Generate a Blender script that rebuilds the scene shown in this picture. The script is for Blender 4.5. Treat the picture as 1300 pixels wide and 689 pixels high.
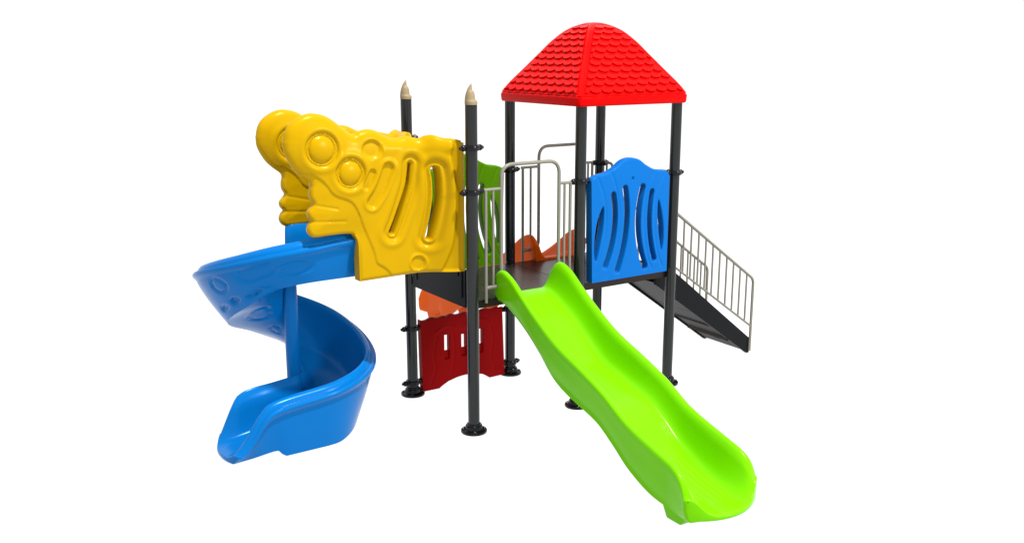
import bpy, bmesh, math, random
import numpy as np
from mathutils import Vector, Matrix
from mathutils.geometry import delaunay_2d_cdt

for o in list(bpy.data.objects):
    bpy.data.objects.remove(o, do_unlink=True)
scene = bpy.context.scene
COL = scene.collection
random.seed(4)

# ------------------------------------------------------------------ camera
CAM = Vector((-4.5605, -7.4885, 3.5858))
YAW, PIT, FPX = 0.58889, 0.22454, 1225.6
fw = Vector((math.sin(YAW)*math.cos(PIT), math.cos(YAW)*math.cos(PIT), -math.sin(PIT)))
rt = Vector((math.cos(YAW), -math.sin(YAW), 0))
up = rt.cross(fw)
cd = bpy.data.cameras.new('camera')
cam = bpy.data.objects.new('camera', cd)
COL.objects.link(cam)
cd.sensor_width = 36
cd.sensor_fit = 'HORIZONTAL'
cd.lens = 36*FPX/1300
cd.clip_start = 0.1
cd.clip_end = 2000
cam.matrix_world = Matrix(((rt.x, up.x, -fw.x, CAM.x), (rt.y, up.y, -fw.y, CAM.y),
                           (rt.z, up.z, -fw.z, CAM.z), (0, 0, 0, 1)))
scene.camera = cam
scene.render.resolution_x, scene.render.resolution_y = 1024, 542

# ------------------------------------------------------------------ light: white studio surround, one high key lamp, an added front fill
w = bpy.data.worlds.new('World')
scene.world = w
w.use_nodes = True
bg = w.node_tree.nodes['Background']
bg.inputs['Color'].default_value = (1, 1, 1, 1)
bg.inputs['Strength'].default_value = 1.01

def studio_lamp(name, direction, dist, size, irradiance, colour):
    d = Vector(direction).normalized()
    ld = bpy.data.lights.new(name, 'AREA')
    ld.shape = 'DISK'
    ld.size = size
    ld.energy = irradiance*math.pi*dist**2
    ld.color = colour
    o = bpy.data.objects.new(name, ld)
    COL.objects.link(o)
    o.location = Vector((0.3, 0.4, 1.2)) + d*dist
    o.rotation_euler = d.to_track_quat('Z', 'Y').to_euler()


studio_lamp('overhead_key_lamp', (0.06, -0.42, 1.0), 22.0, 0.9, 6.2, (1.0, 0.985, 0.96))
studio_lamp('added_front_fill', (0.40, -0.90, 0.32), 22.0, 4.0, 1.6, (1.0, 1.0, 1.0))  # added fill light, brightens the faces turned to the front

vs = scene.view_settings
vs.view_transform = 'Standard'
vs.look = 'None'
vs.gamma = 1.0
vs.use_curve_mapping = False
vs.exposure = 0.0


# ------------------------------------------------------------------ materials
def plastic(name, col, rough=0.3, spec=0.3, bump=0.04, coat=0.0):
    m = bpy.data.materials.new(name)
    m.use_nodes = True
    nt = m.node_tree
    b = nt.nodes['Principled BSDF']
    b.inputs['Roughness'].default_value = rough
    b.inputs['Specular IOR Level'].default_value = spec
    b.inputs['Coat Weight'].default_value = coat
    top = max(col)
    b.inputs['Specular Tint'].default_value = tuple(.22+.78*c/top for c in col)+(1,)
    b.inputs['Coat Roughness'].default_value = 0.12
    tc = nt.nodes.new('ShaderNodeTexCoord')
    n1 = nt.nodes.new('ShaderNodeTexNoise')
    n1.inputs['Scale'].default_value = 3.5
    n1.inputs['Detail'].default_value = 3
    nt.links.new(tc.outputs['Object'], n1.inputs['Vector'])
    mr = nt.nodes.new('ShaderNodeMapRange')
    mr.inputs['To Min'].default_value = 0.95
    mr.inputs['To Max'].default_value = 1.05
    nt.links.new(n1.outputs['Fac'], mr.inputs['Value'])
    mx = nt.nodes.new('ShaderNodeVectorMath')
    mx.operation = 'SCALE'
    mx.inputs[0].default_value = col
    nt.links.new(mr.outputs['Result'], mx.inputs['Scale'])
    nt.links.new(mx.outputs['Vector'], b.inputs['Base Color'])
    if bump:
        n2 = nt.nodes.new('ShaderNodeTexNoise')
        n2.inputs['Scale'].default_value = 260
        nt.links.new(tc.outputs['Object'], n2.inputs['Vector'])
        bp = nt.nodes.new('ShaderNodeBump')
        bp.inputs['Strength'].default_value = bump
        bp.inputs['Distance'].default_value = 0.002
        nt.links.new(n2.outputs['Fac'], bp.inputs['Height'])
        nt.links.new(bp.outputs['Normal'], b.inputs['Normal'])
    return m


M = dict(
    yellow=plastic('yellow_plastic', (0.362, 0.212, 0.0006), 0.26, 0.19),
    blue=plastic('blue_plastic', (0.0008, 0.104, 0.335), 0.22, 0.24),
    blue2=plastic('blue_sheet', (0.0020, 0.095, 0.340), 0.34, 0.12),
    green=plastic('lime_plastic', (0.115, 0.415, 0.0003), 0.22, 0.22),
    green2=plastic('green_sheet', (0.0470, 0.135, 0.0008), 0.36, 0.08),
    orange=plastic('orange_plastic', (0.560, 0.0740, 0.0012), 0.36, 0.06),
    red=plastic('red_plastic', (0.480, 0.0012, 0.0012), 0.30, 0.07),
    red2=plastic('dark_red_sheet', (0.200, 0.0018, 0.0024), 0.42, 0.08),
    post=plastic('black_coated_steel', (0.0075, 0.0078, 0.0080), 0.15, 0.36, 0.03),
    clamp=plastic('black_cast_metal', (0.0025, 0.0025, 0.0028), 0.22, 0.25, 0.12),
    rail=plastic('beige_coated_steel', (0.152, 0.145, 0.120), 0.35, 0.30),
    wood=plastic('pale_wood', (0.205, 0.158, 0.092), 0.5, 0.2, 0.2),
    frame=plastic('black_sheet_steel', (0.0034, 0.0036, 0.0040), 0.45, 0.10, 0.1),
)


def deck_material():
    m = plastic('perforated_deck_coating', (0.0100, 0.0070, 0.0060), 0.28, 0.30, 0)
    nt = m.node_tree
    b = nt.nodes['Principled BSDF']
    tc = nt.nodes.new('ShaderNodeTexCoord')
    mp = nt.nodes.new('ShaderNodeMapping')
    mp.inputs['Scale'].default_value = (22, 22, 22)
    nt.links.new(tc.outputs['Object'], mp.inputs['Vector'])
    fr = nt.nodes.new('ShaderNodeVectorMath')
    fr.operation = 'FRACTION'
    nt.links.new(mp.outputs['Vector'], fr.inputs[0])
    sb = nt.nodes.new('ShaderNodeVectorMath')
    sb.operation = 'SUBTRACT'
    sb.inputs[1].default_value = (0.5, 0.5, 0.5)
    nt.links.new(fr.outputs['Vector'], sb.inputs[0])
    ml = nt.nodes.new('ShaderNodeVectorMath')
    ml.operation = 'MULTIPLY'
    ml.inputs[1].default_value = (1, 1, 0)
    nt.links.new(sb.outputs['Vector'], ml.inputs[0])
    ln = nt.nodes.new('ShaderNodeVectorMath')
    ln.operation = 'LENGTH'
    nt.links.new(ml.outputs['Vector'], ln.inputs[0])
    mr = nt.nodes.new('ShaderNodeMapRange')
    mr.inputs['From Min'].default_value = 0.20
    mr.inputs['From Max'].default_value = 0.32
    nt.links.new(ln.outputs['Value'], mr.inputs['Value'])
    bp = nt.nodes.new('ShaderNodeBump')
    bp.inputs['Strength'].default_value = 0.8
    bp.inputs['Distance'].default_value = 0.006
    nt.links.new(mr.outputs['Result'], bp.inputs['Height'])
    m2 = nt.nodes.new('ShaderNodeMapRange')
    m2.inputs['To Min'].default_value = 0.25
    m2.inputs['To Max'].default_value = 1.5
    nt.links.new(mr.outputs['Result'], m2.inputs['Value'])
    sc = nt.nodes.new('ShaderNodeVectorMath')
    sc.operation = 'SCALE'
    old = b.inputs['Base Color'].links[0].from_socket
    nt.links.new(old, sc.inputs[0])
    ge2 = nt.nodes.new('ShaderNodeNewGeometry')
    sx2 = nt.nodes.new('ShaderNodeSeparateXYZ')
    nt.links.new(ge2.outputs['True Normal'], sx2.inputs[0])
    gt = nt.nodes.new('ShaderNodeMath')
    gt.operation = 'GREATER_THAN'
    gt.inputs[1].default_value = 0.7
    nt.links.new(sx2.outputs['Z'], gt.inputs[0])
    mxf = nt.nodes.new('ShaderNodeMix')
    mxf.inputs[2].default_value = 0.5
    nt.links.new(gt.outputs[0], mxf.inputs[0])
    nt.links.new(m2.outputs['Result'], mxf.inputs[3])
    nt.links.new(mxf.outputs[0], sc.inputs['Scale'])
    nt.links.new(sc.outputs['Vector'], b.inputs['Base Color'])
    ge = nt.nodes.new('ShaderNodeNewGeometry')
    sx = nt.nodes.new('ShaderNodeSeparateXYZ')
    nt.links.new(ge.outputs['True Normal'], sx.inputs[0])
    ab = nt.nodes.new('ShaderNodeMath')
    ab.operation = 'ABSOLUTE'
    nt.links.new(sx.outputs['Z'], ab.inputs[0])
    nt.links.new(ab.outputs[0], bp.inputs['Strength'])
    nt.links.new(bp.outputs['Normal'], b.inputs['Normal'])
    return m


M['deck'] = deck_material()

# white floor with an added glow that washes out all cast shadows
fm = bpy.data.materials.new('glowing_white_floor')
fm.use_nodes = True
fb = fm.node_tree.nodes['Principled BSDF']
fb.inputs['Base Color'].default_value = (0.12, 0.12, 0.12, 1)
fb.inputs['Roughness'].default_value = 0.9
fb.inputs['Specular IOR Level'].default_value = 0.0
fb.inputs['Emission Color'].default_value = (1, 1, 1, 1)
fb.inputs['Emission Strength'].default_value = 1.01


# ------------------------------------------------------------------ helpers
def mesh_obj(name, verts, faces, mat, parent=None, label=None, smooth=None, sharp_angle=35):
    me = bpy.data.meshes.new(name)
    me.from_pydata([tuple(v) for v in verts], [], faces)
    return finish(name, me, mat, parent, label, sharp_angle)


def finish(name, me, mat, parent, label=None, sharp_angle=35, fix=True):
    bm = bmesh.new()
    bm.from_mesh(me)
    if fix:
        bmesh.ops.recalc_face_normals(bm, faces=bm.faces)
    for f in bm.faces:
        f.smooth = True
    ca = math.radians(sharp_angle)
    for e in bm.edges:
        if len(e.link_faces) == 2 and e.calc_face_angle(0) > ca:
            e.smooth = False
    bm.to_mesh(me)
    bm.free()
    me.materials.append(mat)
    o = bpy.data.objects.new(name, me)
    COL.objects.link(o)
    if parent is not None:
        o.parent = parent
    if label:
        o['label'] = label
    return o


class Geo:
    """collects simple solids into one mesh"""
    def __init__(self):
        self.v, self.f = [], []

    def add(self, vs_, fs):
        n = len(self.v)
        self.v += [tuple(p) for p in vs_]
        self.f += [tuple(i+n for i in f) for f in fs]
        return self

    def box(self, a, b):
        x0, y0, z0 = a
        x1, y1, z1 = b
        return self.add([(x0, y0, z0), (x1, y0, z0), (x1, y1, z0), (x0, y1, z0), (x0, y0, z1), (x1, y0, z1), (x1, y1, z1), (x0, y1, z1)],
                        [(0, 3, 2, 1), (4, 5, 6, 7), (0, 1, 5, 4), (1, 2, 6, 5), (2, 3, 7, 6), (3, 0, 4, 7)])

    def lathe(self, c, prof, n=28, axis='z'):
        vs_, fs = [], []
        for r, h in prof:
            for k in range(n):
                a = 2*math.pi*k/n
                p = (r*math.cos(a), r*math.sin(a), h)
                if axis == 'x':
                    p = (p[2], p[0], p[1])
                elif axis == 'y':
                    p = (p[0], p[2], p[1])
                vs_.append((c[0]+p[0], c[1]+p[1], c[2]+p[2]))
        m = len(prof)
        for i in range(m-1):
            for k in range(n):
                k2 = (k+1) % n
                fs.append((i*n+k, i*n+k2, (i+1)*n+k2, (i+1)*n+k))
        fs.append(tuple(range(n))[::-1])
        fs.append(tuple((m-1)*n+k for k in range(n)))
        return self.add(vs_, fs)

    def tube(self, pts, r, n=12):
        pts = [Vector(p) for p in pts]
        vs_, fs = [], []
        t0 = (pts[1]-pts[0]).normalized()
        ref = Vector((0, 0, 1)) if abs(t0.z) < 0.9 else Vector((1, 0, 0))
        nrm = t0.cross(ref).normalized()
        for i, p in enumerate(pts):
            if i == 0:
                t = t0
            elif i == len(pts)-1:
                t = (pts[-1]-pts[-2]).normalized()
            else:
                t = ((pts[i+1]-p).normalized()+(p-pts[i-1]).normalized()).normalized()
            nrm = (nrm - t*nrm.dot(t)).normalized()
            bn = t.cross(nrm)
            for k in range(n):
                a = 2*math.pi*k/n
                vs_.append(p + nrm*r*math.cos(a) + bn*r*math.sin(a))
        for i in range(len(pts)-1):
            for k in range(n):
                k2 = (k+1) % n
                fs.append((i*n+k, i*n+k2, (i+1)*n+k2, (i+1)*n+k))
        fs.append(tuple(range(n))[::-1])
        fs.append(tuple((len(pts)-1)*n+k for k in range(n)))
        return self.add(vs_, fs)

    def build(self, name, mat, parent=None, label=None, sharp=35):
        return mesh_obj(name, self.v, self.f, mat, parent, label, sharp_angle=sharp)


def fillet(pts, rad, n=7):
    """rounds the inner corners of a 3D polyline"""
    pts = [Vector(p) for p in pts]
    out = [pts[0]]
    for i in range(1, len(pts)-1):
        a, b, c = pts[i-1], pts[i], pts[i+1]
        r = min(rad, (a-b).length*.45, (c-b).length*.45)
        p0 = b+(a-b).normalized()*r
        p1 = b+(c-b).normalized()*r
        for k in range(n+1):
            t = k/n
            out.append(p0*(1-t)**2 + b*2*t*(1-t) + p1*t*t)
    out.append(pts[-1])
    return out


def interp(x, tab):
    """monotone smooth interpolation through a table of (x, y)"""
    xs = [t[0] for t in tab]
    ys = [t[1] for t in tab]
    if x <= xs[0]:
        return ys[0]
    if x >= xs[-1]:
        return ys[-1]
    n = len(xs)
    i = max(k for k in range(n-1) if xs[k] <= x)
    def sl(k):
        if k == 0:
            return (ys[1]-ys[0])/(xs[1]-xs[0])
        if k == n-1:
            return (ys[-1]-ys[-2])/(xs[-1]-xs[-2])
        a = (ys[k]-ys[k-1])/(xs[k]-xs[k-1])
        b = (ys[k+1]-ys[k])/(xs[k+1]-xs[k])
        return 0 if a*b <= 0 else 2*a*b/(a+b)
    h = xs[i+1]-xs[i]
    t = (x-xs[i])/h
    m0, m1 = sl(i)*h, sl(i+1)*h
    return ((2*t**3-3*t**2+1)*ys[i] + (t**3-2*t**2+t)*m0 + (-2*t**3+3*t**2)*ys[i+1] + (t**3-t**2)*m1)


def catmull(pts, step, closed=False):
    P = [np.array(p, float) for p in pts]
    n = len(P)
    out = []
    rng = n if closed else n-1
    for i in range(rng):
        p1, p2 = P[i], P[(i+1) % n]
        p0 = P[(i-1) % n] if (closed or i > 0) else 2*p1-p2
        p3 = P[(i+2) % n] if (closed or i < n-2) else 2*p2-p1
        m = max(1, int(np.linalg.norm(p2-p1)/step))
        for k in range(m):
            t = k/m
            out.append(.5*((2*p1)+(-p0+p2)*t+(2*p0-5*p1+4*p2-p3)*t*t+(-p0+3*p1-3*p2+p3)*t**3))
    if not closed:
        out.append(P[-1])
    return out


def line(pts, step):
    out = []
    for a, b in zip(pts[:-1], pts[1:]):
        a, b = np.array(a, float), np.array(b, float)
        m = max(1, int(np.linalg.norm(b-a)/step))
        out += [a+(b-a)*k/m for k in range(m)]
    out.append(np.array(pts[-1], float))
    return out


def seg_dist(P, segs):
    d = np.full(len(P), 1e9)
    for a, b in segs:
        a, b = np.array(a, float), np.array(b, float)
        ab = b-a
        L = ab@ab
        t = np.clip(((P-a)@ab)/(L if L > 0 else 1), 0, 1)
        q = P-(a+t[:, None]*ab)
        d = np.minimum(d, np.hypot(q[:, 0], q[:, 1]))
    return d


def poly_segs(pts, closed=False):
    s = list(zip(pts[:-1], pts[1:]))
    if closed:
        s.append((pts[-1], pts[0]))
    return s


def inside(P, poly):
    poly = np.array(poly)
    c = np.zeros(len(P), bool)
    x, y = P[:, 0], P[:, 1]
    j = len(poly)-1
    for i in range(len(poly)):
        xi, yi = poly[i]
        xj, yj = poly[j]
        if yi != yj:
            c ^= ((yi > y) != (yj > y)) & (x < (xj-xi)*(y-yi)/(yj-yi)+xi)
        j = i
    return c


def sstep(x, a, b):
    t = np.clip((x-a)/(b-a), 0, 1)
    return t*t*(3-2*t)


def capsule(pts, r, step, r2=None):
    """outline of a bent slot: centre line pts, radius r (to r2 at the far end)"""
    c = catmull(pts, 0.03) if len(pts) > 2 else [np.array(p, float) for p in pts]
    r2 = r if r2 is None else r2
    L, R_ = [], []
    n = len(c)
    for i, p in enumerate(c):
        t = c[min(i+1, n-1)]-c[max(i-1, 0)]
        t = t/np.linalg.norm(t)
        nn = np.array([-t[1], t[0]])
        rr = r+(r2-r)*i/(n-1)
        L.append(p+nn*rr)
        R_.append(p-nn*rr)
    def cap(center, frm, rr):
        a0 = math.atan2(*(frm-center)[::-1])
        return [center+rr*np.array([math.cos(a0-math.pi*k/6), math.sin(a0-math.pi*k/6)]) for k in range(1, 6)]
    out = L + cap(c[-1], L[-1], r2) + R_[::-1] + cap(c[0], R_[0], r)
    return out


def rounded_ends(P, rad, n=4):
    """inward offsets of a closed thin section, used to roll its cut end: list of (advance, section)"""
    A = np.array(P, float)
    area = 0.5*np.sum(A[:, 0]*np.roll(A[:, 1], -1)-np.roll(A[:, 0], -1)*A[:, 1])
    t = np.roll(A, -1, 0)-np.roll(A, 1, 0)
    t /= np.maximum(np.hypot(t[:, 0], t[:, 1]), 1e-9)[:, None]
    nn = np.stack([-t[:, 1], t[:, 0]], 1)*(1 if area > 0 else -1)
    out = []
    for k in range(1, n+1):
        a = math.pi/2*k/n
        out.append((rad*math.sin(a), A+nn*rad*(1-math.cos(a))*.92))
    return out


def cap_faces(P, base):
    """triangles filling a concave section whose vertices start at index base"""
    A = [Vector((float(a), float(b))) for a, b in P]
    n = len(A)
    vs_, es, fs, ov, *_ = delaunay_2d_cdt(A, [(i, (i+1) % n) for i in range(n)], [], 0, 1e-7)
    out = []
    for f in fs:
        if len(f) != 3 or any(not ov[i] for i in f):
            continue
        c = np.array([[sum(vs_[i][0] for i in f)/3, sum(vs_[i][1] for i in f)/3]])
        if inside(c, P)[0]:
            out.append(tuple(base+ov[i][0] for i in f))
    return out


def relief_panel(name, curves, holes, T, R, relief, mapf, mat, parent, label=None, res=0.009, Rh=0.012, Tmin=0.003, sharp=40, both=True):
    """A thick moulded sheet. curves: ('s'|'l', pts): 's' parts have a rounded edge, 'l' parts a square one."""
    bound, rsegs = [], []
    for kind, pts in curves:
        c = catmull(pts, res) if kind == 's' else line(pts, res*2)
        if kind == 's':
            rsegs += poly_segs(c)
        bound += c[:-1]
    hole_polys = []
    for h in holes:
        h = [np.array(p) for p in h]
        hp = []
        for a, b in poly_segs(h, True):
            m = max(1, int(np.linalg.norm(b-a)/res))
            hp += [a+(b-a)*k/m for k in range(m)]
        hole_polys.append(hp)
    loops = [bound]+hole_polys
    allsegs = []
    for l in loops:
        allsegs += poly_segs(l, True)
    mn, mx_ = np.min(bound, 0), np.max(bound, 0)
    gx, gy = np.meshgrid(np.arange(mn[0], mx_[0], res), np.arange(mn[1], mx_[1], res))
    gx = gx+np.where((np.arange(gx.shape[0]) % 2)[:, None] == 1, res*.5, 0)
    P = np.stack([gx.ravel(), gy.ravel()], 1)

    def dom(Q):
        m = inside(Q, bound)
        for hp in hole_polys:
            m &= ~inside(Q, hp)
        return m
    P = P[dom(P)]
    dd = seg_dist(P, allsegs)
    P = P[dd > max(res*.75, .0135)]
    rings = []
    for l in loops:
        l = np.array(l)
        t = np.roll(l, -1, 0)-np.roll(l, 1, 0)
        t /= np.maximum(np.hypot(t[:, 0], t[:, 1]), 1e-9)[:, None]
        nn = np.stack([-t[:, 1], t[:, 0]], 1)
        for off in (0.0012, 0.004, 0.009):
            for s in (1, -1):
                q = l+nn*off*s
                q = q[dom(q)]
                if len(q):
                    q = q[seg_dist(q, allsegs) > off*.85]
                    rings.append(q)
    pts = [tuple(map(float, p)) for l in loops for p in l]
    edges = []
    k = 0
    for l in loops:
        n = len(l)
        edges += [(k+i, k+(i+1) % n) for i in range(n)]
        k += n
    for q in rings+[P]:
        pts += [(float(a), float(b)) for a, b in q]
    vs_, es, fs, *_ = delaunay_2d_cdt([Vector(p) for p in pts], edges, [], 0, 1e-6)
    V = np.array([tuple(v) for v in vs_])
    F = np.array([f for f in fs if len(f) == 3])
    cen = V[F].mean(1)
    F = F[dom(cen)]
    used = np.unique(F)
    remap = -np.ones(len(V), int)
    remap[used] = np.arange(len(used))
    V = V[used]
    F = remap[F]
    h = np.full(len(V), float(T))
    if rsegs:
        d = np.minimum(seg_dist(V, rsegs)/(R(V) if callable(R) else R), 1)
        h *= np.sqrt(np.maximum(1-(1-d)**2, 0))
    if relief is not None:
        dr = seg_dist(V, poly_segs(bound, True))
        h = h+relief(V)*sstep(dr, 0, 0.03)
    if hole_polys:
        hs = []
        for hp in hole_polys:
            hs += poly_segs(hp, True)
        d = np.minimum(seg_dist(V, hs)/Rh, 1)
        h = h*(.72+.28*np.sqrt(np.maximum(1-(1-d)**2, 0)))
    h = np.maximum(h, Tmin)
    n = len(V)
    verts = [mapf(V[i, 0], V[i, 1], h[i]) for i in range(n)]+[mapf(V[i, 0], V[i, 1], -h[i] if both else -T) for i in range(n)]
    faces = [tuple(map(int, f)) for f in F]+[(int(c)+n, int(b)+n, int(a)+n) for a, b, c in F]
    cnt = {}
    for a, b, c in F:
        for e in ((a, b), (b, c), (c, a)):
            cnt[tuple(sorted(map(int, e)))] = cnt.get(tuple(sorted(map(int, e))), 0)+1
    for a, b, c in F:
        for e in ((a, b), (b, c), (c, a)):
            e = (int(e[0]), int(e[1]))
            if cnt[tuple(sorted(e))] == 1:
                faces.append((e[1], e[0], e[0]+n, e[1]+n))
    return mesh_obj(name, verts, faces, mat, parent, label, sharp_angle=sharp)


# ------------------------------------------------------------------ setting
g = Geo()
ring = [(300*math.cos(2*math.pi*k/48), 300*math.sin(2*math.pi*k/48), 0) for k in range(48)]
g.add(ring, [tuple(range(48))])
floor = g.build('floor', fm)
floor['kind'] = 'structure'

# ------------------------------------------------------------------ the play structure
root = bpy.data.objects.new('playground_set', None)
COL.objects.link(root)
root['label'] = 'multicoloured plastic and steel playground set with slides, red roof and stairs'
root['category'] = 'playground set'

D = 1.25
PR = 0.056
POST = {1: (0, D), 2: (0, 0), 3: (D, D), 4: (D, 0), 5: (2*D, D), 6: (2*D, 0)}


def post(k, top, clamps, tip=False, label=None):
    x, y = POST[k]
    g = Geo()
    g.lathe((x, y, 0), [(PR, 0.02), (PR, top-.004), (PR-.004, top)], 32)
    p = g.build('post', M['post'], root, label)
    g = Geo()
    g.lathe((x, y, 0), [(.124, 0.0), (.128, .008), (.126, .022), (.112, .03), (.085, .034), (.083, .06), (.078, .072), (.068, .076), (.066, .088), (.058, .092)], 36)
    for i in range(4):
        a = math.pi/4+i*math.pi/2+.3
        g.lathe((x+.103*math.cos(a), y+.103*math.sin(a), .026), [(.013, 0), (.013, .012), (.008, .017)], 10)
    g.build('base_flange', M['clamp'], p)
    for z, dirs in clamps:
        g = Geo()
        g.lathe((x, y, z), [(PR+.002, -.026), (.070, -.024), (.074, -.015), (.074, .015), (.070, .024), (PR+.002, .026)], 32)
        for dx, dy in dirs:
            ax = 'x' if dx else 'y'
            s = dx or dy
            c = (x+dx*.066, y+dy*.066, z)
            g.lathe(c, [(.026, 0), (.029, .012*s), (.029, .030*s), (.022, .042*s), (.015, .046*s), (.015, .058*s), (.008, .062*s)], 16, ax)
            # clamp bolts standing across the ear
            for q in (-1, 1):
                cc = (c[0]+dx*.022+(0 if dx else q*.024), c[1]+dy*.022+(q*.024 if dx else 0), z)
                g.lathe(cc, [(.011, 0), (.011, .008*q), (.006, .012*q)], 8, 'y' if dx else 'x')
        g.build('clamp', M['clamp'], p)
    if tip:
        g = Geo()
        n = 36
        rings_ = []
        H = .188
        N = 22
        for i in range(N+1):
            t = i/N
            z = top+H*t
            left = interp(t, [(0, .0575), (.12, .0575), (.35, .054), (.6, .042), (.8, .025), (1, -.003)])
            right = interp(t, [(0, .0575), (.13, .0575), (.17, .0560), (.22, .040), (.45, .034), (.62, .026), (.68, .012), (.85, .009), (1, .006)])
            cx_ = (right-left)/2
            r = (right+left)/2
            row = []
            for k2 in range(n):
                a = 2*math.pi*k2/n
                row.append((x+.83*cx_+r*math.cos(a), y-.55*cx_+r*math.sin(a), z))
            rings_.append(row)
        vs_ = [v for row in rings_ for v in row]
        fs = [(i*n+k2, i*n+(k2+1) % n, (i+1)*n+(k2+1) % n, (i+1)*n+k2) for i in range(N) for k2 in range(n)]
        fs.append(tuple(range(n))[::-1])
        g.add(vs_, fs)
        g.build('pencil_tip', M['wood'], p, sharp=50)
    return p


X_, Y_ = (1, 0), (0, 1)
nX, nY = (-1, 0), (0, -1)
post(2, 3.115, [(2.73, (X_, nX)), (2.325, (X_, nX))], True, 'black post with a pale pencil tip')
post(1, 3.115, [(2.73, (X_, nX)), (2.325, (X_, nX)), (.735, (X_, nX)), (.135, (X_, nX))], True, 'black post with a pale pencil tip')
post(3, 3.10, [(2.325, (X_, nX)), (.765, (X_, nX)), (.135, (X_, nX))], False, 'black post under the roof')
post(4, 3.10, [(2.335, (X_, nX))], False, 'black post under the roof')
post(5, 3.10, [(2.325, (X_, nX, nY))], False, 'black post under the roof')
post(6, 3.10, [(2.335, (X_, nX, Y_))], False, 'black post under the roof')

# ---- roof
RC = (1.875, .625)
DT = [(0, 3.872), (.05, 3.867), (.10, 3.852), (.195, 3.802), (.31, 3.690), (.42, 3.545), (.519, 3.415), (.652, 3.238), (.70, 3.160)]
RH = .70


def roof_pt(side, a, b, h=0):
    """side 0..3; b in 0..1 from apex to eave, a in -1..1 across; h outward"""
    def raw(a, b):
        d = b*RH
        z = interp(d, DT)
        # rounding of the hip
        e = abs(a)
        rr = 1-.012*max(0, (e-.9)/.1)**2
        zc = z-.004*math.sin(min(1, b)*math.pi)*(1-a*a)
        p = (a*d*rr, -d*rr if True else 0, zc)
        return Vector(p)
    p = raw(a, b)
    if h:
        e = 1e-3
        du = raw(min(a+e, 1), b)-raw(a-e, b)
        dv = raw(a, min(b+e, 1))-raw(a, b-e)
        nn = dv.cross(du).normalized()
        if nn.z < 0:
            nn = -nn
        p = p+nn*h
    ang = side*math.pi/2
    c, s = math.cos(ang), math.sin(ang)
    return Vector((RC[0]+p.x*c-p.y*s, RC[1]+p.x*s+p.y*c, p.z))


g = Geo()
N, K = 40, 40
for side in range(4):
    vs_ = []
    for i in range(N+1):
        for k in range(K+1):
            b = max(.002, i/N)
            a = -1+2*k/K
            # raised smooth border along the hips, sunk field between
            lim = 1-.075/max(b, .08)
            fld = (1-sstep(abs(a), lim-.05, lim))*sstep(b, .12, .16)*(1-sstep(b, .965, .985))
            vs_.append(roof_pt(side, a, b, -.006*float(fld)))
    fs = [(i*(K+1)+k, i*(K+1)+k+1, (i+1)*(K+1)+k+1, (i+1)*(K+1)+k) for i in range(N) for k in range(K)]
    g.add(vs_, fs)
# scalloped shingles
arc = [0]
zz = [roof_pt(0, 0, i/200) for i in range(201)]
for i in range(200):
    arc.append(arc[-1]+(zz[i+1]-zz[i]).length)
TOT = arc[-1]


def b_at(s):
    s = max(0.0, min(TOT, s))
    i = int(np.searchsorted(arc, s))
    i = min(max(i, 1), 200)
    t = (s-arc[i-1])/(arc[i]-arc[i-1])
    return (i-1+t)/200


ROWS = 11
s0, s1 = TOT*.13, TOT*.975
rh = (s1-s0)/ROWS
SW = .142
for side in range(4):
    for row in range(ROWS):
        sb = s1-row*rh                      # bottom of the row
        bb = b_at(sb)
        half = bb*RH-.055
        if half < .04:
            continue
        off = 0 if row % 2 else SW*.5
        kk = int(half/SW)+2
        for j in range(-kk, kk+1):
            uc = j*SW+off
            def hw(s):
                return b_at(s)*RH-.052
            if abs(uc) > half+SW*.35:
                continue
            # plate outline: flat top hidden under the row above, rounded bottom
            nseg = 9
            bot = []
            for q in range(nseg+1):
                th = math.pi*q/nseg
                u = uc-SW*.495*math.cos(th)
                s = sb-rh*.62+rh*.62*math.sin(th)**.8
                bot.append((u, s))
            top = [(uc+SW*.495, sb-rh*1.25), (uc-SW*.495, sb-rh*1.25)]
            poly = bot+top
            cl = []
            for u, s in poly:
                s = max(s, s0*.55)
                lim = max(hw(s), .012)
                cl.append((max(-lim, min(lim, u)), s))
            if max(u for u, s in cl)-min(u for u, s in cl) < .03:
                continue
            hb, ht = .023, .0005
            topv, botv = [], []
            for u, s in cl:
                b = b_at(s)
                f = (s-(sb-rh*1.25))/(rh*1.25)
                h = ht+(hb-ht)*max(0, min(1, f))
                a = u/(b*RH)
                topv.append(roof_pt(side, a, b, h-.003))
                botv.append(roof_pt(side, a, b, -.012))
            n = len(topv)
            fs = [tuple(range(n))]
            fs += [(i, (i+1) % n, n+(i+1) % n, n+i) for i in range(n)]
            g.add(topv+botv, fs)
# eave band and underside
def band_loop(r, z, cr=.045):
    out = []
    for sx, sy, a0 in ((1, 1, 0), (-1, 1, 90), (-1, -1, 180), (1, -1, 270)):
        for k in range(6):
            a = math.radians(a0+90*k/5)
            out.append((RC[0]+sx*(r-cr)+cr*math.cos(a), RC[1]+sy*(r-cr)+cr*math.sin(a), z))
    return out


prof = [(RH-.012, 3.160), (RH-.002, 3.156), (RH+.006, 3.146), (RH+.008, 3.13), (RH+.004, 3.075), (RH-.004, 3.062), (RH-.02, 3.060), (RH-.035, 3.068), (RH-.045, 3.13)]
vs_, fs = [], []
for r, z in prof:
    vs_ += band_loop(r, z)
n = 24
for i in range(len(prof)-1):
    fs += [(i*n+k, i*n+(k+1) % n, (i+1)*n+(k+1) % n, (i+1)*n+k) for k in range(n)]
fs.append(tuple((len(prof)-1)*n+k for k in range(n)))
g.add(vs_, fs)
g.build('roof', M['red'], root, 'red hipped plastic roof with scalloped shingle relief', sharp=30)

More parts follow.
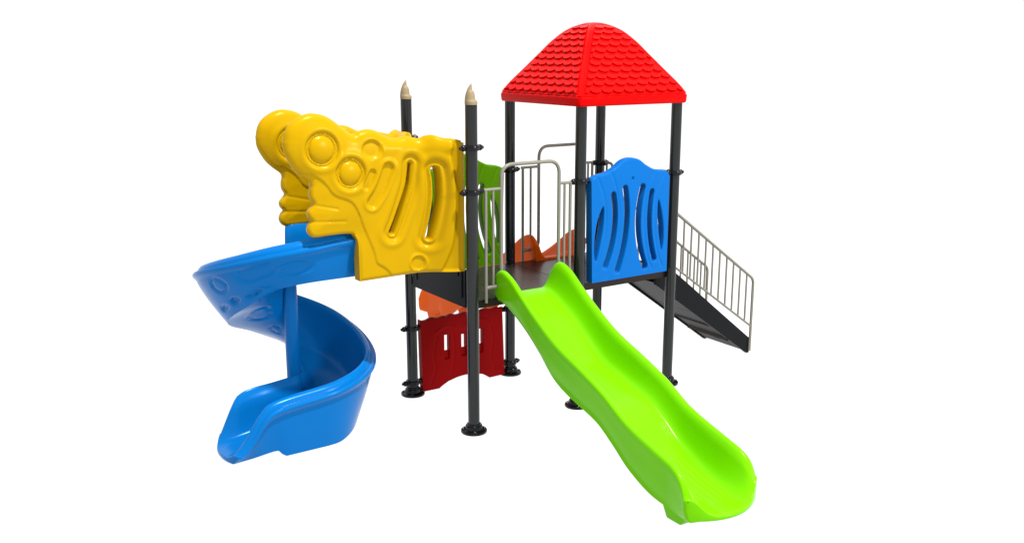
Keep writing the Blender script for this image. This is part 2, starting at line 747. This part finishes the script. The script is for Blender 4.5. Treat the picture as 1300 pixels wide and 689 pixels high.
# ---- decks
for x0 in (0, D):
    g = Geo()
    a, b = (x0+.03 if x0 == 0 else x0+.004), x0+D-.004 if x0 == 0 else x0+D-.03
    g.box((a, .02, 1.268), (b, D-.02, 1.290))
    g.box((a, .022, 1.212), (b, .05, 1.2675))
    g.box((a, D-.05, 1.212), (b, D-.022, 1.2675))
    g.box((a+.002, .0505, 1.213), (a+.03, D-.0505, 1.2675))
    g.box((b-.03, .0505, 1.213), (b-.002, D-.0505, 1.2675))
    for q in (.33, .62, .91):
        g.box((a+.031, q-.02, 1.216), (b-.031, q+.02, 1.2675))
    g.build('deck', M['deck'], root, 'black perforated steel platform')

# riser up to the tube slide entrance on the open left side
g = Geo()
g.box((-.022, .10, 1.214), (.008, 1.15, 1.575))
g.box((-.030, .155, 1.30), (-.0225, .195, 1.66))
g.box((-.030, 1.055, 1.30), (-.0225, 1.095, 1.66))
g.box((-.034, .215, 1.50), (-.0225, .25, 1.67))
g.build('riser_panel', M['frame'], root, 'black steel riser panel below the yellow hood')


# ---- window panels (blue front, green back share the shape)
def window_panel(yc, mirror, mat, label, flip):
    xc = 1.865
    out = [(1.345, 2.341), (1.362, 2.360), (1.434, 2.386), (1.551, 2.405), (1.656, 2.453), (1.747, 2.512), (1.855, 2.534), (1.965, 2.512),
           (2.065, 2.450), (2.175, 2.400), (2.30, 2.382), (2.360, 2.360), (2.378, 2.338)]
    cx0 = 1.862
    f = (lambda p: (p[0]-cx0, p[1]))
    curves = [('s', [f(p) for p in out]), ('l', [f((2.378, 2.338)), f((2.384, 1.30)), f((1.374, 1.30)), f((1.345, 2.341))])]
    slots = [([(1.633, 2.175), (1.658, 1.88), (1.545, 1.455)], .034), ([(1.785, 2.230), (1.815, 1.90), (1.703, 1.390)], .034),
             ([(2.018, 2.225), (1.965, 1.87), (2.078, 1.390)], .037), ([(2.146, 2.172), (2.122, 1.86), (2.206, 1.455)], .030)]
    def bow(p):
        # smooth arc through three points
        a, m, b = (np.array(f(q)) for q in p)
        t0 = (m[1]-a[1])/(b[1]-a[1])
        c = (m-(1-t0)**2*a-t0*t0*b)/(2*t0*(1-t0))
        return [tuple((1-t)**2*a+2*t*(1-t)*c+t*t*b) for t in np.linspace(0, 1, 9)]
    holes = [capsule(bow(pts), r, .01) for pts, r in slots]
    lens = []
    for xs in ([(1.505, 2.065), (1.512, 1.93), (1.486, 1.75), (1.425, 1.52), (1.398, 1.60), (1.405, 1.78), (1.44, 1.95)],
               [(2.240, 2.075), (2.232, 1.93), (2.255, 1.74), (2.300, 1.54), (2.325, 1.63), (2.318, 1.80), (2.285, 1.96)]):
        lens.append([np.array(f(p)) for p in xs])
    holes += [catmull(l, .03, True) for l in lens]
    dot = np.array(f((1.880, 2.325)))
    arcs = [catmull([f(p) for p in a], .03) for a in (
        [(1.43, 2.36), (1.50, 2.20), (1.535, 2.05), (1.545, 1.90), (1.52, 1.72), (1.43, 1.45), (1.38, 1.36)],
        [(1.60, 2.41), (1.66, 2.26), (1.70, 2.10), (1.72, 1.92), (1.70, 1.70), (1.61, 1.44), (1.53, 1.30)],
        [(2.165, 2.38), (2.10, 2.26), (2.06, 2.10), (2.045, 1.92), (2.06, 1.70), (2.12, 1.46), (2.17, 1.36)],
        [(2.31, 2.36), (2.24, 2.22), (2.20, 2.06), (2.19, 1.90), (2.20, 1.72), (2.26, 1.48), (2.32, 1.36)])]

    def rel(V):
        h = np.zeros(len(V))
        for a in arcs:
            d = seg_dist(V, poly_segs(a))
            h -= .006*np.exp(-(d/.010)**2)
        d = np.hypot(V[:, 0]-dot[0], V[:, 1]-dot[1])
        h -= .016*(1-sstep(d, .012, .02))
        return h
    s = -1 if mirror else 1

    def mp(u, v, h):
        if mirror:
            return (.625-u*1.0, yc+h, v)
        return (cx0+u, yc-h, v)
    return relief_panel('window_panel', curves, holes, .046, .014, rel, mp, mat, root, label, res=.011, Rh=.008, Tmin=.026)


window_panel(-.012, False, M['blue2'], 'blue guard panel with curved slots', 1)
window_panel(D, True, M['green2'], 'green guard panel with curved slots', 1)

# ---- dark red ground panel
topc = [(.085, .822), (.11, .805), (.165, .803), (.235, .823), (.31, .808), (.373, .818), (.42, .812), (.469, .826), (.52, .812), (.566, .808), (.64, .822), (.69, .812),
        (.735, .824), (.814, .806), (.87, .818), (.915, .820), (.955, .805), (.991, .806), (1.055, .819), (1.09, .803), (1.145, .806)]
botc = [(1.145, .02), (.945, .018), (.895, .055), (.845, .080), (.74, .104), (.625, .112), (.53, .104), (.415, .078), (.345, .045), (.300, .018), (.100, .02), (.085, .822)]
wins = [[(.375, .425), (.436, .425), (.436, .605), (.375, .605)], [(.588, .425), (.649, .425), (.649, .580), (.588, .580)], [(.803, .425), (.864, .425), (.864, .605), (.803, .605)]]
eyebrow = catmull([(.28, .655), (.36, .70), (.45, .695), (.54, .66), (.62, .655), (.70, .67), (.78, .705), (.88, .70), (.96, .655)], .02)
creases = [catmull(c, .02) for c in ([(.20, .08), (.26, .25), (.24, .42), (.28, .62)], [(.47, .20), (.50, .42), (.48, .62)], [(.70, .18), (.72, .40), (.70, .62)], [(1.02, .10), (.97, .28), (1.00, .48), (.96, .62)])]


def red_rel(V):
    h = .007*(1-sstep(seg_dist(V, poly_segs(eyebrow)), .008, .022))
    for c in creases:
        h -= .005*np.exp(-(seg_dist(V, poly_segs(c))/.012)**2)
    for x0 in (.375, .588, .803):
        m = sstep(V[:, 0], x0-.004, x0+.008)*(1-sstep(V[:, 0], x0+.053, x0+.065))*sstep(V[:, 1], .325, .340)*(V[:, 1] < .44)
        h -= .030*m
    return h


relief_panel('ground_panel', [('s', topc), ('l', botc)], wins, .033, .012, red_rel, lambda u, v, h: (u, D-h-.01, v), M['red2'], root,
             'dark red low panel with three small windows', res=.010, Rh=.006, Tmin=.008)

# ---- yellow hood panels
yt = [(-1.64, 2.832), (-1.616, 2.926), (-1.563, 2.996), (-1.471, 3.05), (-1.38, 3.068), (-1.278, 3.051), (-1.2, 3.014), (-1.132, 2.963), (-1.064, 2.912), (-1.006, 2.876),
      (-.945, 2.9), (-.865, 2.912), (-.793, 2.9), (-.719, 2.865), (-.645, 2.832), (-.57, 2.824), (-.493, 2.836), (-.419, 2.821), (-.364, 2.811), (-.314, 2.833), (-.257, 2.841), (-.183, 2.816), (-.095, 2.805), (-.036, 2.79)]
y_nose = [(-1.056, 1.996), (-1.137, 2.003), (-1.277, 2.002), (-1.402, 2.001), (-1.449, 2.029), (-1.464, 2.077), (-1.444, 2.127), (-1.423, 2.147), (-1.45, 2.186), (-1.452, 2.232), (-1.416, 2.275), (-1.401, 2.299),
          (-1.426, 2.352), (-1.425, 2.417), (-1.416, 2.454), (-1.432, 2.495), (-1.497, 2.547), (-1.561, 2.61), (-1.612, 2.693), (-1.636, 2.758), (-1.64, 2.832)]
y_curves = [('s', yt), ('l', [(-.036, 2.79), (-.036, 1.575), (-1.002, 1.562), (-1.004, 1.899)]), ('l', [(-1.004, 1.899), (-1.012, 1.947), (-1.03, 1.981), (-1.056, 1.996)]), ('s', y_nose)]
h1c = [(-.475, 2.585), (-.487, 2.483), (-.514, 2.359), (-.614, 2.11), (-.674, 1.985)]
h2c = [(-.266, 2.53), (-.254, 2.433), (-.254, 2.269), (-.283, 2.064), (-.32, 1.905)]
cs = lambda p: poly_segs(catmull(p, .03))
H1, H2 = cs(h1c), cs(h2c)
RB = cs([(-.700, 2.56), (-.737, 2.472), (-.788, 2.369), (-.865, 2.27)])
BN = cs([(-.857, 2.53), (-.885, 2.476), (-.92, 2.42)])
FOLD = catmull([(-.087, 2.86), (-.087, 2.793), (-.108, 2.696), (-.112, 2.616), (-.092, 2.476), (-.080, 2.22), (-.112, 1.831), (-.228, 1.50)], .03)
CRS = catmull([(-1.43, 2.56), (-1.338, 2.502), (-1.285, 2.445), (-1.22, 2.362), (-1.068, 2.29), (-1.0, 2.184), (-.961, 2.073), (-.869, 1.832), (-.836, 1.714), (-.754, 1.654), (-.623, 1.50)], .03)
CR1, CR2 = cs([(-1.52, 2.149), (-1.119, 2.122)]), cs([(-1.44, 2.296), (-1.19, 2.238)])


YOUT = poly_segs(catmull(yt, .05))+poly_segs(catmull(y_nose, .05))


def yel_rel(V):
    x, z = V[:, 0], V[:, 1]
    h = np.zeros(len(V))
    # flange towards the post, outside the bulging body
    fr = inside(V, FOLD+[np.array((.3, 1.4)), np.array((.3, 2.9))])
    dF = seg_dist(V, poly_segs(FOLD))*np.where(fr, -1, 1)
    body = sstep(dF, -.004, .05)
    h += -.030*(1-body)
    # lower front wing lies lower than the wing behind it
    lo = inside(V, CRS+[np.array((-1.2, 1.4)), np.array((-1.9, 1.4)), np.array((-1.9, 2.6))])
    dC = seg_dist(V, poly_segs(CRS))*np.where(lo, -1, 1)
    h += .013*sstep(dC, -.004, .010)-.006
    for cx_, cz_, ro in ((-1.321, 2.762, .150), (-1.065, 2.542, .138)):
        r = np.hypot(x-cx_, z-cz_)
        m = 1-sstep(r, ro-.014, ro+.014)
        h += -.022*m+.010*np.exp(-((r-ro-.03)/.03)**2)*(r > ro)
        h += .012*np.exp(-((r-(ro-.019))/.009)**2)*m
        rd = ro-.036
        h += np.where(r < rd, .040*np.sqrt(np.maximum(1-(r/rd)**2, 0)), 0)
    # sunk oval
    q = np.hypot((x+.852)/.100, (z-2.738)/.088)
    h -= .026*(1-sstep(q, .70, 1.06))
    d = seg_dist(V, RB)
    h += -.024*(1-sstep(d, .036, .060))+.010*np.exp(-((d-.075)/.018)**2)
    d = seg_dist(V, BN)
    h += -.022*(1-sstep(d, .024, .044))
    for S, ro in ((H1, .092), (H2, .100)):
        d = seg_dist(V, S)
        h += -.034*(1-sstep(d, ro-.040, ro+.006))+.024*np.exp(-((d-.044)/.019)**2)+.010*np.exp(-((d-ro-.03)/.03)**2)*body
    # soft rolls below the wavy top
    h += .012*np.exp(-((z-2.73)/.05)**2)*body*(x > -.75)*.8
    h += .022*(1-np.exp(-(seg_dist(V, YOUT)/.13)**2))*body
    # small ring
    r = np.hypot(x+.426, z-1.668)
    h += .012*np.exp(-((r-.078)/.013)**2)-.008*(1-sstep(r, .055, .068))
    h *= .86
    for S in (CR1, CR2):
        h -= .006*np.exp(-(seg_dist(V, S)/.010)**2)
    return h


def flare(x):
    t = min(max((x+.45)/.45, 0), 1)
    t = t*t*(3-2*t)
    return .355-.22*t


for sgn, lab in ((1, 'yellow moulded butterfly hood panel, near side'), (-1, 'yellow moulded butterfly hood panel, far side')):
    def mp(u, v, h, sgn=sgn):
        y = flare(u)-h
        spl = min(1, max(0, (-u-.55)/.75))
        return (u, y if sgn == 1 else 1.26-y+.115*spl*spl*(3-2*spl), v)
    hp = relief_panel('hood_panel', y_curves, [capsule(h1c, .012, .01, .025), capsule(h2c, .027, .01, .024)], .054, lambda V: .034+.058*np.maximum(sstep(V[:, 1], 2.42, 2.62), sstep(V[:, 0], -1.0, -.9)), yel_rel, mp, M['yellow'], root, lab, res=.010, Rh=.02, Tmin=.004)

# ---- spiral slide
SC = (-1.35, 1.15)
RO = .80
stations = []        # (outer point, inward dir, width, key)
key = 0.0
SPIN = []
for i in range(14):
    x = -.03-(1.32)*i/13
    SPIN.append(('a', x, -132+132*i/13))
for i in range(1, 161):
    SPIN.append(('b', None, 1.25*i))
for i in range(1, 81):
    SPIN.append(('b', None, 200+2.0*i))
for i in range(1, 25):
    SPIN.append(('c', -1.35-.90*i/24, 360+90*i/24))
ZR = [(-132, 1.66), (-62, 1.66), (-44, 1.955), (-35, 1.965), (0, 1.935), (27, 1.890), (60, 1.785), (105, 1.60), (150, 1.38), (180, 1.22), (207, 1.09), (234, .965), (262, .82), (287, .71), (310, .645), (335, .60), (360, .560), (395, .525), (412, .49), (422, .41), (431, .30), (440, .20), (450, .125)]
ZF = [(-132, 1.615), (-35, 1.605), (0, 1.575), (27, 1.50), (60, 1.36), (105, 1.15), (150, .94), (180, .80), (207, .67), (234, .545), (262, .43), (287, .345), (310, .29), (335, .235), (360, .20), (395, .160), (430, .110), (450, .085)]
ZB = [(-132, 1.585), (-35, 1.577), (0, 1.575), (27, 1.53), (60, 1.33), (84, 1.19), (105, 1.07), (120, 1.00), (150, .88), (180, .74), (207, .61), (234, .45), (262, .30), (287, .19), (310, .11), (335, .04), (350, .004), (398, .004), (406, .075), (430, .055), (450, .045)]
ZI = [(-132, 1.66), (-62, 1.66), (-44, 2.01), (0, 2.02), (24, 2.00), (31, 1.66), (60, 1.48), (105, 1.27), (150, 1.06), (207, .79), (262, .58), (300, .52), (335, .52), (360, .53), (400, .525), (416, .51), (427, .47), (434, .39), (442, .27), (450, .150)]
WI = [(-132, .56), (-80, .56), (-44, .62), (-20, .645), (24, .65), (60, .71), (120, .735), (262, .735), (335, .735), (360, .70), (400, .62), (450, .60)]
TB = [(-132, .10), (0, .11), (40, .19), (80, .26), (150, .32), (200, .26), (262, .20), (310, .17), (345, .10), (450, .09)]


def spiral_station(kind, x, k):
    if kind == 'a' or kind == 'c':
        wx = 0
        o = Vector((x, .35, 0))
        d = Vector((0, 1, 0))
        if kind == 'c':
            # the mouth rounds off towards its end
            pass
    else:
        th = math.radians(-90-k)
        ro = RO+.075*math.exp(-((k-98)/46)**2)
        wx = ro-RO
        o = Vector((SC[0]+ro*math.cos(th), SC[1]+ro*math.sin(th), 0))
        d = Vector((-math.cos(th), -math.sin(th), 0))
    return o, d, interp(k, WI)+wx


def sect(k, wd):
    """closed section (t inward, z): inner edge, floor, outer wall, double lip, slanting skirt, underside"""
    zr, zf, zb, zi = interp(k, ZR), interp(k, ZF), interp(k, ZB), interp(k, ZI)
    tb = interp(k, TB)
    lw = interp(k, [(-40, 1.4), (200, 1.3), (380, 1.3), (450, .9)])
    hw_ = max(zr-zf, .004)
    hi = max(zi-zf, .004)
    drop = min(1, hw_/.2)
    zs = zr-.094*drop
    zb2 = min(zb, zs-.004)

    def skirt_t(z):
        q = min(1, max(0, (zs-z)/(zs-zb2)))
        return .034+(tb-.034)*q**1.2
    P = [(wd-.000, zi), (wd-.012, zi+.008*drop), (wd-.028, zi-.004)]
    for q in (.75, .5, .28, .12, .03):
        P.append((wd-.030-.14*(1-math.sqrt(q)), zf+hi*q))
    f0 = max(wd*.34, min(tb+.10, wd*.5))
    f1 = max(wd*.62, f0+.05)
    P += [(f1, zf+.004), ((f0+f1)/2, zf), (f0, zf+.003)]
    for q in (.02, .05, .10, .16, .24, .34, .46, .60, .74, .86):
        z = zf+hw_*q
        P.append((max(.095*lw+.15*(1-q**.5), skirt_t(z)+.048*lw), z))
    P += [(.098*lw, zr+.000*drop), (.091*lw, zr+.024*drop), (.075*lw, zr+.041*drop), (.055*lw, zr+.034*drop), (.038*lw, zr+.008*drop), (.033*lw, zr-.014*drop),
          (.014, zr-.015*drop), (.000, zr-.034*drop), (.002, zr-.055*drop), (.022, zr-.078*drop), (.034, zr-.094*drop)]
    i0 = len(P)
    for q in range(1, 26):
        q /= 26
        P.append((skirt_t(zs+(zb2-zs)*q), zs+(zb2-zs)*q))
    P.append((tb, zb2))
    zp = min(zi-.03, zf+.0) if k > 20 else zf-.03
    if k > 300:
        zp = zb2+.01
    if k < -10:
        zp = zb2
    for q in range(1, 19):
        q /= 19
        P.append((tb+(wd-tb)*q, zb2+(zp-zb2)*q))
    P += [(wd-.002, zp+.004)]
    return P, i0


# moulded rings and hollows on the skirt of the first half turn: centre, half width, half height, depth of the ring, depth inside
BUMPS = [((-2.093, .915, 1.544), .085, .075, .017, .004), ((-1.864, .586, 1.693), .165, .070, .016, .018), ((-1.567, .434, 1.722), .140, .058, .015, .014),
         ((-1.968, .885, 1.392), .060, .036, .004, .028), ((-1.840, .711, 1.475), .100, .022, .004, .024), ((-1.644, 1.192, 1.149), .105, .100, .017, .004),
         ((-1.448, 1.301, .938), .055, .055, .014, 0), ((-2.005, 1.066, 1.295), .085, .026, .003, .024)]
verts, faces = [], []
NP = None
rows = []
for kind, x, k in SPIN:
    o, d, wd = spiral_station(kind, x, k)
    P, I0 = sect(k, wd)
    P_last = P
    if kind == 'a' and x > -.04:
        P_first = P
    if kind == 'c':
        tt = (k-360)/90

        def mouth(P, adv, o=o, d=d, wd=wd, tt=tt):
            # rounded plan of the mouth: its sides stop short of the centre
            return [o+d*t+Vector((.10*abs(t/wd*2-1)**2.4*tt**3-adv, 0, z)) for t, z in P]
        row = mouth(P, 0)
        if k > 449.9:
            rows.append(row)
            for adv, Q in rounded_ends(P, .0115):
                row = mouth([tuple(q) for q in Q], adv)
                P_last = [tuple(q) for q in Q]
                rows.append(row)
            rows.pop()
    else:
        row = [o+d*t+Vector((0, 0, z)) for t, z in P]
    rows.append(row)
NP = len(rows[0])
for (bx, by, bz), ra, rb, dr, di in BUMPS:
    ORG = [list(r) for r in rows]
    for i in range(1, len(rows)-1):
        if (rows[i][I0]-Vector((bx, by, bz))).length > 1.0:
            continue
        for j in range(I0, NP-2):
            p = ORG[i][j]
            v = Vector((p.x-bx, p.y-by, p.z-bz))
            if v.length > ra+.08:
                continue
            tv = (ORG[i+1][j]-ORG[i-1][j]).normalized()
            nn = tv.cross((ORG[i][j+1]-ORG[i][j-1]).normalized()).normalized()
            if nn.z > 0:
                nn = -nn
            a_ = v.dot(tv)
            b_ = (v-tv*a_).length
            d = math.hypot(a_/ra, b_/rb)
            e = (d-1)*min(ra, rb)
            off = -dr*math.exp(-(e/.012)**2)
            if di:
                t_ = min(1, max(0, (1.05-d)/.35))
                off -= di*t_*t_*(3-2*t_)
            rows[i][j] = p+nn*off
for row in rows:
    verts += row
for i in range(len(rows)-1):
    for j in range(NP):
        j2 = (j+1) % NP
        faces.append((i*NP+j, i*NP+j2, (i+1)*NP+j2, (i+1)*NP+j))
faces += cap_faces(P_first, 0)
# mouth end: a rolled lip closes the section
last = (len(rows)-1)*NP
faces += cap_faces(P_last, last)
spiral = mesh_obj('spiral_slide', verts, faces, M['blue'], root, 'blue spiral slide chute winding round its own column', sharp_angle=50)
g = Geo()
g.lathe((SC[0], SC[1], 0), [(.068, .02), (.068, 1.60), (.06, 1.61)], 32)
g.build('centre_column', M['blue'], spiral)

# ---- straight wave slides
RIM = [(-.10, 1.52), (-.02, 1.565), (.08, 1.572), (.2, 1.535), (.4, 1.400), (.58, 1.280), (.95, 1.075), (1.3, .945), (1.6, .825), (1.93, .655), (2.24, .560), (2.45, .500), (2.58, .455), (2.67, .410), (2.74, .355), (2.80, .290)]
FLR = [(-.10, 1.315), (.02, 1.31), (.15, 1.275), (.3, 1.205), (.41, 1.145), (.64, .995), (.93, .815), (1.25, .720), (1.53, .640), (1.74, .520), (1.96, .372), (2.22, .262), (2.44, .205), (2.65, .170), (2.80, .160)]
SLW = .405


def slide_mesh(name, mat, mapf, label, deep=0.0):
    rows = []
    NS = 120
    ST = lambda x, a, b: float(sstep(np.array([x]), a, b)[0])

    def section(s):
        zr, zf = interp(s, RIM), interp(s, FLR)
        end = max(0, (s-2.42)/.38)
        st = max(0, 1-(s+.04)/.10)           # rounded upper end of the side walls
        zr2 = zr-.07*st**2
        hw_ = zr2-zf
        low = ST(s, .5, 1.2)*(1-ST(s, 2.15, 2.80))
        skb = zf-.055-.045*low-deep*ST(s, .9, 1.3)*(1-ST(s, 2.08, 2.15))
        ob = .355+.030*low                    # foot of the skirt
        half = [(ob, skb), (ob+.018, skb+.006), (.388, skb+.035), (.395, skb+.07), (.400, zf+hw_*.30), (.400, zf+hw_*.50), (.403, zf+hw_*.66), (.405, zf+hw_*.80), (.404, zf+hw_*.91), (.396, zf+hw_*.975),
                (.378, zr2), (.358, zf+hw_*.985), (.342, zf+hw_*.92)]
        uf = .205-.085*ST(s, 1.95, 2.7)
        for q in (.80, .70, .58, .46, .35, .25, .17, .10, .05, .018):
            half.append((uf+(.337-uf)*q**.42, zf+hw_*q))
        n = 14
        half += [(uf*(1-k/n), zf) for k in range(n+1)]
        rid = ST(s, 2.05, 2.18)*(1-ST(s, 2.50, 2.66))
        pts = [[-u, z] for u, z in half]+[[u, z] for u, z in half[::-1][1:]]
        for p in pts:
            if p[1] == zf:
                p[1] += .005*rid*max(0, math.cos(p[0]*2*math.pi/.062))**2
        pts += [(.30*(1-k/5), zf-.045) for k in range(11)]
        return pts, max(0, end)

    def place(pts, s, end):
        row = []
        for u, z in pts:
            a = abs(u)/SLW
            pull = .17*a**2.0*end**1.5
            wsc = .90*(1+.085*min(1, end))
            row.append(mapf(u*wsc, s-pull, z))
        return row
    SR = .018
    p0, _ = section(-.04)
    first = [tuple(q) for q in rounded_ends(p0, SR)[-1][1]]
    for adv, Q in rounded_ends(p0, SR)[::-1]:
        rows.append(place([tuple(q) for q in Q], -.04-adv, 0))
    for i in range(NS+1):
        s = -.04+2.83*i/NS
        pts, end = section(s)
        rows.append(place(pts, s, end))
    for adv, Q in rounded_ends(pts, SR):
        rows.append(place([tuple(q) for q in Q], s+adv, end))
    NS = len(rows)-1
    final = [tuple(q) for q in Q]
    NPp = len(rows[0])
    vs_ = [v for r in rows for v in r]
    fs = []
    for i in range(NS):
        for j in range(NPp):
            j2 = (j+1) % NPp
            fs.append((i*NPp+j, i*NPp+j2, (i+1)*NPp+j2, (i+1)*NPp+j))
    fs += cap_faces(first, 0)+cap_faces(final, NS*NPp)
    o = mesh_obj(name, vs_, fs, mat, root, label, sharp_angle=55)
    # feet under the run-out
    for u0, u1 in ((-.31, -.17), (.17, .31)):
        g = Geo()
        a = [mapf(u0, 2.36, .004), mapf(u1, 2.36, .004), mapf(u1, 2.52, .004), mapf(u0, 2.52, .004),
             mapf(u0, 2.26, .19), mapf(u1, 2.26, .19), mapf(u1, 2.58, .13), mapf(u0, 2.58, .13)]
        g.add(a, [(0, 1, 2, 3), (4, 5, 6, 7), (0, 1, 5, 4), (1, 2, 6, 5), (2, 3, 7, 6), (3, 0, 4, 7)])
        f = g.build('slide_foot', mat, o)
        md = f.modifiers.new('bevel', 'BEVEL')
        md.width = .02
        md.segments = 3
    return o


slide_mesh('wave_slide', M['green'], lambda u, s, z: (.630+u, -s+.0, z), 'lime green wave slide leading down to the front')
slide_mesh('wave_slide', M['orange'], lambda u, s, z: (1.875-u, D-.05+s*1.01, z), 'orange wave slide leading down behind the platform', deep=.13)


# ---- guard gates at the two slide openings
def gate(base_x, y, arch_x, ends, bal, label):
    """arch_x: the arch's two uprights; ends: the outer uprights; bal: the thinner bars between"""
    X = lambda a: base_x+a
    g = Geo()
    g.tube(fillet([(X(ends[0]), y, 1.405), (X(arch_x[0]), y, 1.405), (X(arch_x[0]), y, 2.555), (X(arch_x[1]), y, 2.555), (X(arch_x[1]), y, 1.405), (X(ends[1]), y, 1.405)], .13, 10), .0175, 14)
    arch = g.build('guard_gate', M['rail'], root, label)
    for a in ends:
        g = Geo()
        g.tube([(X(a), y, 1.262), (X(a), y, 2.335)], .0155)
        g.build('upright', M['rail'], arch)
    for a in bal:
        g = Geo()
        g.tube([(X(a), y, 1.405), (X(a), y, 2.335)], .0125)
        g.build('baluster', M['rail'], arch)
    for a0, a1 in ((ends[0]-.02, arch_x[0]), (arch_x[1], ends[1]+.02)):
        g = Geo()
        g.tube([(X(a0), y, 2.335), (X(a1), y, 2.335)], .015)
        g.build('cross_rail', M['rail'], arch)
    return arch


gate(0, 0.0, (.32, .99), (.148, 1.128), (.230, 1.058), 'beige steel arch guarding the green slide')
gate(D, D, (.385, 1.02), (.170, 1.14), (.275, 1.08), 'beige steel arch guarding the orange slide')

# upright rails beside the hood entrance
for y in (.165, D-.165):
    g = Geo()
    g.tube([(0.0, y, 1.61), (0.0, y, 2.765)], .0145)
    s = 1 if y < .5 else -1
    g.tube([(0.0, y, 2.73), (0, y-s*.10, 2.73)], .012)
    g.tube([(0.0, y, 2.325), (0, y-s*.10, 2.325)], .012)
    g.build('upright_rail', M['rail'], root, 'slim steel upright beside the yellow hood')

# ---- staircase on the right side
YN, YF = .28, 1.0
g = Geo()
for y0, y1 in ((YN-.012, YN+.022), (YF-.022, YF+.012)):
    pr_ = [(2.535, 1.255), (2.66, 1.290), (3.06, .983), (3.59, .572), (4.09, .187), (4.09, .006), (4.05, .006), (3.19, .606), (2.535, 1.06)]
    n = len(pr_)
    g.add([(x, y0, z) for x, z in pr_]+[(x, y1, z) for x, z in pr_],
          [tuple(range(n)), tuple(range(n, 2*n))[::-1]]+[(i, (i+1) % n, n+(i+1) % n, n+i) for i in range(n)])
stair = g.build('staircase', M['frame'], root, 'black steel staircase with open side rails')
for i in range(5):
    z = 1.075-.215*i
    x = 2.76+.28*i
    g = Geo()
    g.box((x-.14, YN+.0225, z-.012), (x+.145, YF-.0225, z+.012))
    g.box((x-.14, YN+.0235, z+.0125), (x-.128, YF-.0235, z+.185))
    g.build('tread', M['deck'], stair)
# sloping closing sheet under the steps, with two clusters of drain holes near its foot
ya, yb = YN+.023, YF-.023
p0, p1 = Vector((2.56, 0, 1.075)), Vector((4.04, 0, .035))
L_ = (p1-p0).length
dv = (p1-p0)/L_
nv = Vector((dv.z, 0, -dv.x))
hl = []
for cy_ in (.42, .60):
    for a in range(3):
        for b in range(2):
            u0, v0 = L_-.20+b*.028, cy_-.026+a*.026
            hl.append([(u0+.0075*math.cos(t*math.pi/3), v0+.0075*math.sin(t*math.pi/3)) for t in range(6)])
relief_panel('closing_sheet', [('l', [(0, ya), (L_, ya), (L_, yb), (0, yb), (0, ya)])], hl, .004, .01, None,
             lambda u, v, h: (p0.x+dv.x*u+nv.x*h, v, p0.z+dv.z*u+nv.z*h), M['frame'], stair, None, res=.03, Rh=.001, Tmin=.003)


def hand(y, label):
    slope = (1.812-.94)/(4.09-2.844)
    zt = lambda x: .94+(4.09-x)*slope
    zl = lambda x: .355+(4.07-x)*.692
    g = Geo()
    g.tube(fillet([(2.50, y, zt(2.50)), (4.09, y, .925), (4.09, y, .03)], .06, 6), .017, 12)
    h = g.build('handrail', M['rail'], root, label)
    g = Geo()
    g.tube([(2.50, y, zl(2.50)), (4.085, y, zl(4.085))], .013)
    g.build('lower_rail', M['rail'], h)
    x = 3.974
    while x > 2.56:
        g = Geo()
        g.tube([(x, y, zl(x)), (x, y, zt(x))], .0115, 10)
        g.build('baluster', M['rail'], h)
        x -= .1165
    g = Geo()
    g.tube([(2.50, y, 1.262), (2.50, y, 2.1)], .0155)
    g.build('newel', M['rail'], h)


hand(YN-.02, 'beige steel handrail on the near side of the stairs')
hand(YF+.02, 'beige steel handrail on the far side of the stairs')
for y0, s in ((0.0, 1), (D, -1)):
    g = Geo()
    yy = YN-.02 if s == 1 else YF+.02
    g.tube(fillet([(2.5, y0+s*.07, 2.335), (2.5, yy, 2.335), (2.5, yy, 2.1)], .05, 6), .0155)
    g.tube([(2.5, y0+s*.13, 1.30), (2.5, y0+s*.13, 2.335)], .0125)
    g.tube([(2.5, y0+s*.07, 1.40), (2.5, yy, 1.40)], .0125)
    g.build('side_rail', M['rail'], root, 'short beige rail at the top of the stairs')
